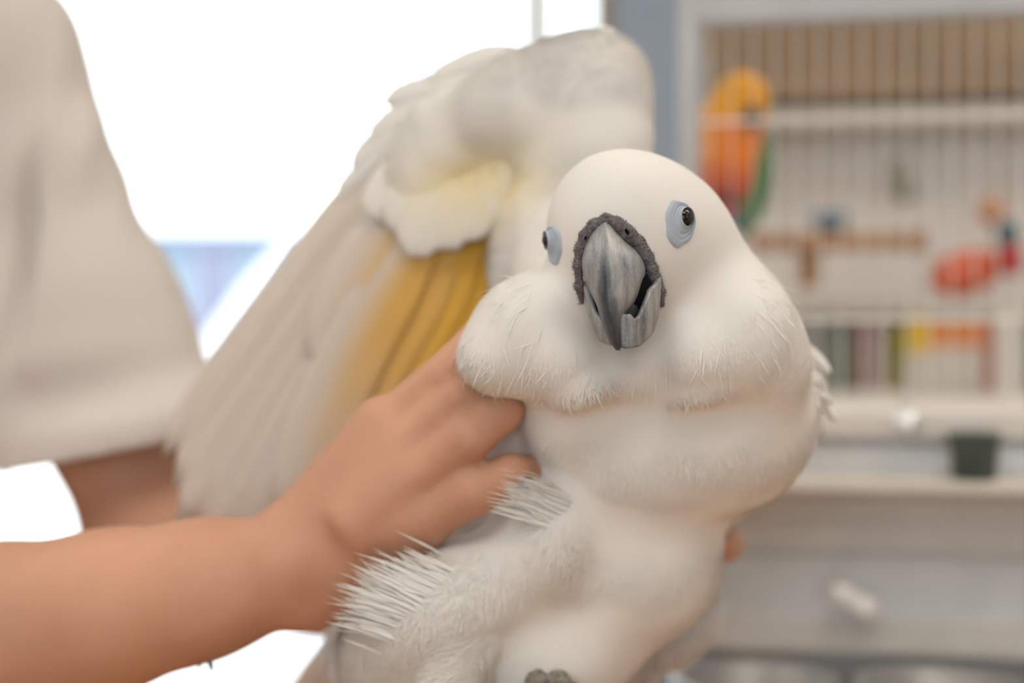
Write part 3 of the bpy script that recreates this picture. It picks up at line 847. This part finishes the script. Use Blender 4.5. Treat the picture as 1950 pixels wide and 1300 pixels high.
fs = [(i*n1+j, i*n1+j+1, (i+1)*n1+j+1, (i+1)*n1+j) for i in range(NP) for j in range(NR)]
lb = mesh_np('lower_beak', vs, fs, M['beak'], bird); tint_attr(lb, wear, 'wear')
md = lb.modifiers.new('thick', 'SOLIDIFY'); md.thickness = 0.0022; md.offset = -1
lb['label'] = 'grey scoop-shaped lower beak'
f = Field(); f.ell(1188, 590, .612, 52, 60, .014, 0).ell(1190, 560, .606, 50, 45, .012, 0)
field_obj('mouth', f, .0012, M['mouth'], bird)
f = Field(); f.ell(1188, 610, .604, 22, 26, .010, 0).ell(1190, 592, .602, 18, 18, .010, 0)
M['tongue'] = mat('dark_tongue', (0.02, 0.022, 0.03), 0.6)
field_obj('tongue', f, .001, M['tongue'], bird)
# cere: rough band round the beak base
path = [(1108, 575, 5), (1103, 545, 7), (1101, 505, 8), (1105, 474, 9), (1115, 449, 10), (1131, 430, 10), (1154, 419, 10), (1176, 427, 11), (1194, 444, 14), (1214, 464, 14), (1230, 488, 12), (1240, 512, 11), (1248, 534, 10), (1256, 556, 9), (1260, 580, 6)]
f = Field()
dep = lambda x, y: .6030+.0065*abs(y-430)/150+(.002 if x > 1200 else 0)
pp = [P(x, y, dep(x, y)) for x, y, _ in path]
for a, b, q0, q1 in zip(pp[:-1], pp[1:], path[:-1], path[1:]): f.cap(a, b, q0[2]/4500, q1[2]/4500, .003)
cere, cv, cf = field_obj('cere', f, .00055, M['cere'], bird, lambda v: .00022*noise3(v, 2300, 4, 2))
cere['label'] = 'rough dark grey cere round the beak base'
p, _ = surf_samples(cv, cf, 2600); n_ = f.grad(p)
M['bristle'] = mat('grey_bristle', (0.30, 0.28, 0.27), 0.8, var=0.4, vscale=400)
strands('cere_bristles', p, n_, unit(p-P(1176, 540, .60)), .0024, .00024, .35, M['bristle'], bird, .8)
for (x, y, rr, ro) in ((1194, 441, (3.6, 7.5), 30), (1115, 453, (2.5, 5), -20)):
    f = Field(); f.ell(x, y, .5962 if x > 1150 else .5975, rr[0], rr[1], .0012, ro)
    field_obj('nostril', f, .0004, M['mouth'], bird)

# --- eyes ------------------------------------------------------------------
def make_eye(c, nrm, a, b, tilt, eoff):
    nrm = unit(np.array(nrm)); up = np.array([0, 0, 1.0]); t1 = unit(np.cross(up, nrm)); t2 = np.cross(nrm, t1)
    tl = math.radians(tilt); t1, t2 = t1*math.cos(tl)+t2*math.sin(tl), -t1*math.sin(tl)+t2*math.cos(tl)
    e0 = c+t1*eoff[0]+t2*eoff[1]
    NR_, NA = 22, 40
    q = []
    for i in range(NR_+1):
        r = i/NR_
        for j in range(NA):
            th = 2*math.pi*j/NA
            wob = 1+0.05*math.sin(3*th+1)+0.03*math.sin(7*th)
            outer = c+t1*a*math.cos(th)*wob+t2*b*math.sin(th)*wob
            inner = e0+t1*.0036*math.cos(th)+t2*.0040*math.sin(th)
            q.append(inner+(outer-inner)*r)
    q = B.project(np.array(q)); g = B.grad(q)
    rr = np.repeat(np.arange(NR_+1)/NR_, NA)
    h = 0.0010+0.0004*np.cos(rr*math.pi*2*4.3)*(1-rr)+0.0016*np.clip(1-rr*4, 0, 1)-0.0012*np.clip((rr-.85)/.15, 0, 1)
    q = q+(0.6*g+0.4*nrm)*h[:, None]
    fs = [(i*NA+j, i*NA+(j+1) % NA, (i+1)*NA+(j+1) % NA, (i+1)*NA+j) for i in range(NR_) for j in range(NA)]
    ring = mesh_np('eye_ring', q, fs, M['eye_skin'], bird); ring['label'] = 'bare pale blue ring of wrinkled skin round the eye'
    ec = B.project(e0[None])[0]
    fe = Field(); g_ = unit(B.grad(ec[None])[0]*.6+nrm*.4); bc = ec-g_*.0008+nrm*.0002; fe.ellw(bc, (.0043, .0043, .0043))
    eye, _, _ = field_obj('eye', fe, .0005, M['iris'], bird)
    R = np.stack([t1, nrm, t2], 1)
    fp = Field(); nv_ = unit(nrm+g_); t1_ = unit(np.cross(np.array([0, 0, 1.0]), nv_)); R = np.stack([t1_, nv_, np.cross(nv_, t1_)], 1); fp.ellw(bc+nv_*.0038, (.0021, .00062, .0021), R)
    pu, _, _ = field_obj('pupil', fp, .00025, M['black'], eye)
    return ec
make_eye(EYE_R, (.72, -.69, .02), .0082, .0107, -6, (.0022, .0028))
make_eye(EYE_L, (-.86, -.5, .02), .0078, .0090, 14, (-.0022, .0028))

# --- lifted wing -----------------------------------------------------------
W = Field()
W.ell(1135, 165, .742, 103, 112, .026, 0, .014)
W.ell(1150, 270, .742, 88, 120, .026, 0, .014)
W.ell(1020, 180, .748, 150, 92, .021, 22, .014)
W.ell(895, 240, .757, 145, 82, .012, 32, .016)
W.ell(812, 325, .762, 108, 70, .007, 48, .016)
W.ell(900, 325, .760, 130, 85, .008, 30, .016)
W.ell(1080, 380, .745, 105, 170, .022, -12, .016)
W.ell(1010, 470, .752, 75, 120, .018, -18, .014)
wv, wf = W.mesh(.0020); wv = relax(wv, wf, 2)
wv = wv+W.grad(wv)*(.0022*noise3(wv, 75, 9, 2))[:, None]
wing = mesh_np('wing', wv, wf, M['plume'], bird)
wing['label'] = 'lifted wing with white lining and yellow underside'
def ytint(X):
    px, py = to_px(X)
    return 0.75*np.exp(-((px-905-(350-py)*0.5)/115)**2)*np.exp(-((py-345)/75)**2)
tint_attr(wing, ytint(wv))
p, _ = surf_samples(wv, wf, 55000, lambda X: 1.0*(X[:, 1] < .775)); n_ = W.grad(p)
px, py = to_px(p)
fl = np.tile(np.array([-.75, 0, -.65]), (len(p), 1)); wx = np.clip((px-1000)/180, 0, 1)[:, None]; fl = fl*(1-wx)+wx*np.array([-.1, 0, -1.0])
fl = fl+0.3*np.stack([noise3(p, 60, 15), noise3(p, 60, 16), noise3(p, 60, 17)], 1)
strands('wing_down', p, n_, fl, .010, .0008, .10, M['plume'], wing, .30, tint=ytint(p))

def smooth01(x): x = min(1, max(0, x)); return x*x*(3-2*x)
# primaries (outermost first): pixel points base, middle, tip with distances
prim = [((790, 240, .772), (588, 492, .780), (308, 868, .800), 40, 0.00),
        ((815, 265, .770), (600, 545, .777), (330, 925, .795), 50, 0.02),
        ((830, 300, .768), (620, 590, .774), (335, 1000, .790), 54, 0.03),
        ((850, 330, .766), (640, 630, .771), (385, 1040, .787), 54, 0.04),
        ((865, 350, .764), (650, 670, .768), (430, 1070, .784), 56, 0.06),
        ((880, 370, .763), (675, 690, .766), (490, 1080, .781), 58, 0.10)]
for i, (a, b, c, hw, ty) in enumerate(prim):
    feather('primary_feather', (P(*a), P(*b), P(*c)), hw/F*.775, M['flight'], wing,
            lambda u, s, ty=ty: ty*1.5*smooth01(1-u*1.2), tip=.72, camber=.0012, seed=i)
# the pale one lying in front of the yellow
feather('primary_feather', (P(860, 380, .759), P(690, 640, .761), P(535, 1000, .772)), 66/F*.76, M['flight'], wing,
        lambda u, s: 0.85*smooth01(1.5-1.4*u)*smooth01(.62-.8*s), tip=.7, camber=.002, seed=21)
sec = [((905, 395, .764), (745, 640, .765), (600, 930, .775), 64, .85),
       ((925, 395, .765), (800, 620, .766), (660, 880, .775), 64, .95),
       ((945, 390, .766), (850, 590, .767), (730, 830, .775), 62, 1.0),
       ((960, 380, .767), (890, 560, .768), (810, 760, .775), 58, 1.0),
       ((975, 350, .768), (930, 520, .769), (880, 700, .774), 52, 1.0),
       ((1000, 290, .768), (965, 450, .768), (930, 620, .771), 44, 1.0)]
for i, (a, b, c, hw, ty) in enumerate(sec):
    feather('secondary_feather', (P(*a), P(*b), P(*c)), hw/F*.77, M['flight'], wing,
            lambda u, s, ty=ty: ty*smooth01(1.75-1.5*u), tip=.75, camber=.0015, seed=40+i)
# pale yellow panel feathers left of the deep yellow
feather('secondary_feather', (P(800, 380, .760), P(700, 540, .761), P(618, 720, .766)), 84/F*.76, M['flight'], wing, lambda u, s: .72*smooth01(.62-.8*s), tip=.6, camber=.004, seed=60)
# underwing coverts with scalloped tips
cov = [((820, 270, .758), (755, 350, .754), (703, 412, .755), 46, .04), ((850, 270, .757), (790, 370, .751), (738, 434, .754), 48, .15), ((880, 270, .756), (825, 390, .749), (778, 488, .753), 52, .30),
       ((915, 265, .755), (868, 385, .748), (835, 476, .752), 50, .50), ((945, 255, .754), (912, 370, .747), (886, 460, .751), 48, .62), ((970, 245, .753), (947, 345, .746), (932, 430, .750), 44, .66),
       ((990, 235, .752), (978, 315, .745), (973, 397, .749), 38, .62), ((1005, 225, .752), (1002, 290, .746), (1004, 345, .748), 28, .5)]
for i, (a, b, c, hw, ty) in enumerate(cov):
    feather('covert_feather', (P(*a), P(*b), P(*c)), hw/F*.75, M['plume'], wing, lambda u, s, ty=ty: ty*smooth01(1.35-1.25*u)*smooth01(.15+2.2*u), tip=.55, camber=.0015, frill=.05, nu=14, seed=80+i)
# ragged feather tips on the leading edge
for i, (a, b, c, hw) in enumerate([((900, 150, .762), (815, 172, .766), (728, 192, .770), 34), ((850, 190, .764), (770, 225, .768), (702, 268, .772), 34), ((820, 220, .766), (740, 268, .770), (668, 318, .774), 34),
                                   ((1000, 100, .758), (910, 118, .762), (815, 155, .766), 30), ((1190, 90, .742), (1168, 70, .740), (1143, 48, .742), 13), ((745, 275, .770), (690, 330, .773), (640, 380, .778), 26)]):
    feather('edge_feather', (P(*a), P(*b), P(*c)), hw/F*.77, M['plume'], wing, tip=.35, camber=.002, frill=.05, nu=12, seed=120+i)

# --- other wing folded along the back, seen as tufts beside the breast -------
WF = Field()
WF.ell(1490, 770, .735, 60, 105, .040, -12, .012).ell(1400, 870, .775, 66, 125, .045, -20, .014).ell(1290, 970, .815, 66, 130, .035, -25, .014)
w2v, w2f = WF.mesh(.0025); w2v = relax(w2v, w2f, 2)
wing2 = mesh_np('wing', w2v, w2f, M['plume'], bird); tint_attr(wing2, np.zeros(len(w2v)))
wing2['label'] = 'folded white wing tucked against the body'
p, _ = surf_samples(w2v, w2f, 9000); n_ = WF.grad(p)
strands('wing_down', p, n_, np.tile(np.array([.15, .3, -1.0]), (len(p), 1)), .012, .0013, .16, M['plume'], wing2, .35)
for i, (a, b, c, hw) in enumerate([((1500, 640, .715), (1548, 675, .715), (1582, 712, .712), 13), ((1510, 690, .712), (1552, 735, .712), (1584, 768, .710), 13), ((1520, 720, .714), (1562, 760, .714), (1592, 800, .710), 13),
                                   ((1515, 740, .722), (1550, 790, .722), (1562, 832, .722), 22), ((1500, 760, .716), (1535, 800, .714), (1562, 800, .716), 20)]):
    feather('edge_feather', (P(*a), P(*b), P(*c)), hw/F*.72, M['plume'], wing2, tip=.15, camber=.002, frill=.04, nu=12, seed=140+i)
for i in range(6):
    feather('primary_feather', (P(1390, 860+14*i, .79+.006*i), P(1270-8*i, 1060+8*i, .84+.004*i), P(1150-22*i, 1300+14*i, .88)), 40/F*.8, M['flight'], wing2, nrm=(.8, -.3, .3), tip=.75, seed=160+i)

# --- tail -------------------------------------------------------------------
tail = empty('tail', tuple(P(720, 1230, .79))); put(tail, bird)
tail['label'] = 'broad white tail hanging below the forearm'
for i in range(7):
    t = i/6
    feather('tail_feather', (P(740+20*t, 1190, .785+.004*(i % 2)), P(620+50*t, 1290, .80+.006*(i % 2)+.004*t), P(520+95*t, 1480, .825+.004*(i % 2))), 46/F*.8, M['flight'], tail, lambda u, s: .05, tip=.75, camber=.003, seed=180+i)

# --- feet -------------------------------------------------------------------
def foot(base, fwd, name='foot'):
    base = np.array(base); f = Field()
    f.cap(base+[0, 0, .030], base+[0, 0, .010], .0065, .006, .004)
    tips = []
    for ang, L in ((-18, .040), (16, .044), (165, .030), (-160, .036)):
        a = math.radians(ang+fwd); d = np.array([math.sin(a), -math.cos(a), 0])
        q = [base+[0, 0, .010], base+d*L*.35+[0, 0, .014], base+d*L*.7+[0, 0, .010], base+d*L+[0, 0, -.004]]
        for u, v_ in zip(q[:-1], q[1:]): f.cap(u, v_, .0052, .0046, .003)
        tips.append((q[-1], unit(q[-1]-q[-2]), d))
    o, _, _ = field_obj(name, f, .0010, M['foot'], bird, lambda v: .0006*noise3(v, 1400, 8, 2))
    for tpt, dd, d in tips:
        g = Field(); g.cap(tpt, tpt+dd*.006, .0036, .0028, .001).cap(tpt+dd*.006, tpt+dd*.011-np.array([0, 0, .003]), .0028, .0010, .001)
        field_obj('claw', g, .0008, M['claw'], bird)
PERCH_Z = 1.056
foot((P(875, 1320, .668)[0]+.004, .672, PERCH_Z+.0165), 20)
foot((P(1030, 1310, .672)[0], .672, PERCH_Z+.0165+.0075), 10)
# perch: a branch on a stand below the frame
pr = tag(empty('perch_stand', (P(950, 0, .672)[0], .672, .955)), 'wooden branch perch on a slim stand under the cockatoo', 'perch')
f = Field()
xs = np.linspace(-.16, .14, 9)
pts = [np.array([x, .672+.004*math.sin(x*30), PERCH_Z+(.0 if x < -.005 else .0075*min(1, (x+.005)/.02))]) for x in xs]
for a, b in zip(pts[:-1], pts[1:]): f.cap(a, b, .0135, .0135, .004)
field_obj('branch', f, .003, M['branch'], pr, lambda v: .0010*noise3(v, 160, 2, 2))
cyl('pole', (P(950, 0, .672)[0], .672, .965), (P(950, 0, .672)[0], .672, PERCH_Z-.008), .011, M['branch'], pr)
lathe('base', [(0.0, .03), (.03, .03), (.09, .018), (.10, .006), (.097, 0), (0, 0)], M['branch'], (P(950, 0, .672)[0], .672, .955), pr)

# ================================================================ the person
person = tag(empty('person', (-0.50, .95, .90)), 'person in a loose pale t-shirt with bare forearms holding the cockatoo', 'person')
A = Field()
# torso and neck inside the shirt
A.ellw((-.525, .975, 1.18), (.095, .06, .33), rot_img(-7), .03)
A.cap((-.495, .965, 1.42), (-.495, .955, 1.52), .05, .046, .03)
SH_L = P(15, 95, .93); SH_R = np.array([-.585, .90, 1.395])
A.cap((-.42, .97, 1.40), SH_L+[-.02, 0, -.03], .035, .033, .02); A.cap((-.52, .965, 1.41), SH_R, .040, .042, .02)
# far arm (hangs in the sleeve, then reaches behind the bird)
ELB_L = P(300, 1060, .905)
A.cap(SH_L+[-.01, 0, -.03], P(205, 800, .915), .036, .038, .02)
A.cap(P(205, 800, .915), ELB_L, .039, .038, .02)
A.cap(ELB_L, P(620, 1095, .885), .040, .034, .02)
A.cap(P(620, 1095, .885), P(930, 1110, .868), .034, .024, .015)
# far hand on the bird's back, one fingertip curls round the flank
wr = P(930, 1110, .868)
mc = [P(1200, 1000, .850), P(1215, 1055, .848), P(1210, 1110, .848), P(1190, 1165, .850)]
for m_ in mc: A.cap(wr, m_, .020, .0125, .012)
def chain(fld, pts, rad, k=.004):
    for a, b, r0, r1 in zip(pts[:-1], pts[1:], rad[:-1], rad[1:]): fld.cap(a, b, r0, r1, k)
chain(A, [mc[0], P(1290, 985, .845), P(1345, 990, .825), P(1352, 1000, .80)], [.012, .010, .009, .008])
chain(A, [mc[1], P(1335, 1030, .835), P(1380, 1036, .785), P(1368, 1037, .735)], [.012, .0105, .0095, .0075])
chain(A, [mc[2], P(1300, 1095, .845), P(1330, 1090, .815), P(1320, 1090, .79)], [.0115, .010, .009, .008])
chain(A, [mc[3], P(1250, 1150, .845), P(1275, 1145, .825), P(1270, 1140, .81)], [.011, .009, .008, .007])
chain(A, [P(1000, 1060, .862), P(1080, 960, .845), P(1120, 900, .835), P(1140, 860, .83)], [.018, .013, .0115, .009], .01)
# near arm: upper arm out of frame, forearm crossing in front
ELB_R = np.array([-.375, .715, 1.083])
A.cap(SH_R, ELB_R, .044, .040, .02)
A.cap(ELB_R, P(0, 1194, .697), .041, .0375, .02)
A.cap(P(0, 1194, .697), P(210, 1160, .690), .0372, .0350, .02)
A.cap(P(210, 1160, .690), P(380, 1122, .682), .0350, .0310, .02)
A.cap(P(380, 1122, .682), P(530, 1085, .674), .0310, .0265, .015)
# near hand, back of the hand to the camera
WR = P(550, 1078, .674)
MC = [P(733, 812, .672), P(768, 852, .664), P(792, 908, .660), P(798, 986, .663)]
for m_, r0, r1 in zip(MC, (.021, .022, .022, .021), (.0122, .0122, .0126, .0130)): A.cap(WR, m_, r0, r1, .008)
A.cap(P(600, 1130, .676), MC[3], .0165, .0135, .012)
A.cap(P(575, 1010, .676), MC[0], .0160, .0120, .012)
A.cap(P(545, 1075, .656), P(552, 1072, .656), .0085, .0085, .012)      # ulnar head at the wrist
chain(A, [MC[0], P(836, 716, .664), P(905, 645, .667), P(950, 605, .675)], [.0116, .0086, .0082, .0072], .0015)
chain(A, [MC[1], P(874, 757, .652), P(942, 704, .659), P(985, 670, .672)], [.0118, .0090, .0086, .0076], .0015)
chain(A, [MC[2], P(893, 832, .647), P(950, 783, .650), P(985, 765, .668)], [.0124, .0112, .0104, .0080], .0018)
chain(A, [MC[3], P(903, 934, .650), P(970, 905, .652), P(1012, 893, .664)], [.0128, .0110, .0098, .0075], .0035)
chain(A, [P(620, 985, .690), P(690, 900, .712), P(745, 835, .726), P(790, 780, .735)], [.017, .0130, .0115, .0090], .012)   # thumb behind
for a, b in zip(MC, [P(650, 985, .660), P(665, 1000, .656), P(680, 1015, .655), P(690, 1040, .658)]):   # faint tendons
    A.cap(a+np.array([0, -.0085, .002]), b+np.array([0, -.010, .004]), .0042, .0030, .012)
def arm_disp(v): return .0004*noise3(v, 160, 3, 2)
av, af = A.mesh(.0021)
av = relax(av, af, 2); av = av+A.grad(av)*arm_disp(av)[:, None]
skin = mesh_np('body', av, af, M['skin'], person); skin['label'] = 'bare tanned forearms and hands'
# nail on the fingertip at the flank
g = Field(); g.ellw(P(1378, 1037, .733), (.0012, .0055, .0048), None)
field_obj('fingernail', g, .0006, M['nail'], person)

# ---- t-shirt
S = Field()
S.ellw((-.525, .972, 1.18), (.165, .118, .42), rot_img(-7), .02)
S.cap((-.46, .968, 1.44), SH_L+[-.008, 0, -.004], .060, .050, .05)
S.cap((-.53, .965, 1.44), SH_R, .066, .060, .05)
S.cap(SH_L, P(84, 330, .918), .046, .043, .03)
S.cap(P(84, 330, .918), P(150, 620, .915), .043, .060, .02)
S.cap(P(150, 620, .915), P(205, 840, .915), .060, .0730, .03)
S.cap(P(212, 840, .915), P(230, 1000, .915), .0740, .076, .03)
S.cap(SH_R, SH_R+(ELB_R-SH_R)*.75, .060, .070, .03)
sv, sf = S.mesh(.004)
sv = relax(sv, sf, 3)
def folds(v):
    px, py = to_px(v)
    d = .0034*noise3(v*np.array([1, 1, .45]), 42, 21, 2)
    d += .0080*np.sin((px*0.35+py*0.9)/42)*np.exp(-((py-745)/75)**2)*np.clip((px+40)/90, 0, 1)*(px < 420)
    d -= .020*np.exp(-((px-45+(py-420)*0.10)/20)**2)*np.exp(-((py-470)/190)**2)*(v[:, 1] < .92)
    d += .0018*np.sin(px/17.0+py/60)*np.exp(-((py-260)/150)**2)
    return d
sv = sv+S.grad(sv)*folds(sv)[:, None]
hem_o = P(150, 868, .90); hem_n = unit(P(212, 840, .9)-P(150, 500, .9)); hem_n[1] = 0
hemR_o = SH_R+(ELB_R-SH_R)*.62; hemR_n = unit(ELB_R-SH_R)
dead = (((sv-hem_o) @ hem_n > 0) & (sv[:, 0] > -.372)) | (((sv-hemR_o) @ hemR_n > 0) & (np.linalg.norm(np.cross(sv-SH_R, hemR_n), axis=1) < .082) & (sv[:, 1] < .855)) \
    | (sv[:, 2] < .92) | ((sv[:, 2] > 1.488) & (np.abs(sv[:, 0]+.495) < .075))
keep = ~dead[sf].all(1)
shirt = mesh_np('t_shirt', sv, sf[keep], M['shirt'], person)
bm = bmesh.new(); bm.from_mesh(shirt.data); bmesh.ops.delete(bm, geom=[v for v in bm.verts if not v.link_faces], context='VERTS')
# snap the rim of the sleeve to the hem line
for v in bm.verts:
    if v.is_boundary and v.co.x > -.372 and v.co.z < 1.3:
        p_ = np.array(v.co); v.co = Vector(p_-hem_n*((p_-hem_o) @ hem_n))
bm.to_mesh(shirt.data); bm.free()
md = shirt.modifiers.new('thick', 'SOLIDIFY'); md.thickness = .0018; md.offset = -1
shirt['label'] = 'loose off-white cotton t-shirt with wide short sleeves'
# ---- trousers and shoes below the frame
M['denim'] = mat('dark_trousers', (0.10, 0.11, 0.14), 0.9)
M['shoe'] = mat('shoe', (0.5, 0.5, 0.5), 0.7)
g = Field()
g.ellw((-.535, .972, .93), (.145, .118, .14), None, .05)
for s in (-1, 1): g.cap((-.535+s*.075, .97, .86), (-.535+s*.10, .98, .08), .082, .060, .03)
field_obj('trousers', g, .008, M['denim'], person)
for s in (-1, 1):
    g = Field(); g.cap((-.535+s*.10, .98, .045), (-.535+s*.12, .82, .035), .044, .036, .02)
    o, sv2, _ = field_obj('shoe', g, .005, M['shoe'], person)
    for v in o.data.vertices: v.co.z = max(v.co.z, .0)

# small grey down feather clinging under the forearm
M['grey_down'] = mat('grey_down', (0.20, 0.21, 0.24), 0.9)
fd = tag(empty('down_feather', tuple(P(395, 1246, .672))), 'tiny grey down feather clinging to the underside of the forearm', 'feather')
q = P(392, 1243, .670)
for i, (dx, dz, L) in enumerate([(-.0035, 0, .007), (0, 0, .009), (.0025, .0005, .006), (.008, .003, .004), (-.008, -.001, .004)]):
    a = q+np.array([dx, 0, dz]); d = unit(np.array([.35*math.sin(i*2.1), 0, -1.0]))
    feather('barb', (a, a+d*L*.5+np.array([.0006, 0, 0]), a+d*L), .0012, M['grey_down'], fd, tip=.3, nu=8, nv=4, camber=.0003, seed=200+i)

# wooden table added under the perch, unseen, to bounce warm light upwards
M['bounce_table'] = mat('warm_bounce_wood', (.60, .32, .14), .45, var=.12, vscale=8, stretch=(.6, 5, 5))
tb = tag(empty('bounce_table', (.13, .66, 0)), 'added unseen warm wooden table under the perch', 'bounce_table')
box('bounce_top', (-.30, .36, .925), (.62, .98, .955), M['bounce_table'], tb, .004)
for x in (-.27, .59):
    for y in (.39, .95): box('leg', (x-.022, y-.022, 0), (x+.022, y+.022, .925), M['bounce_table'], tb, .003)
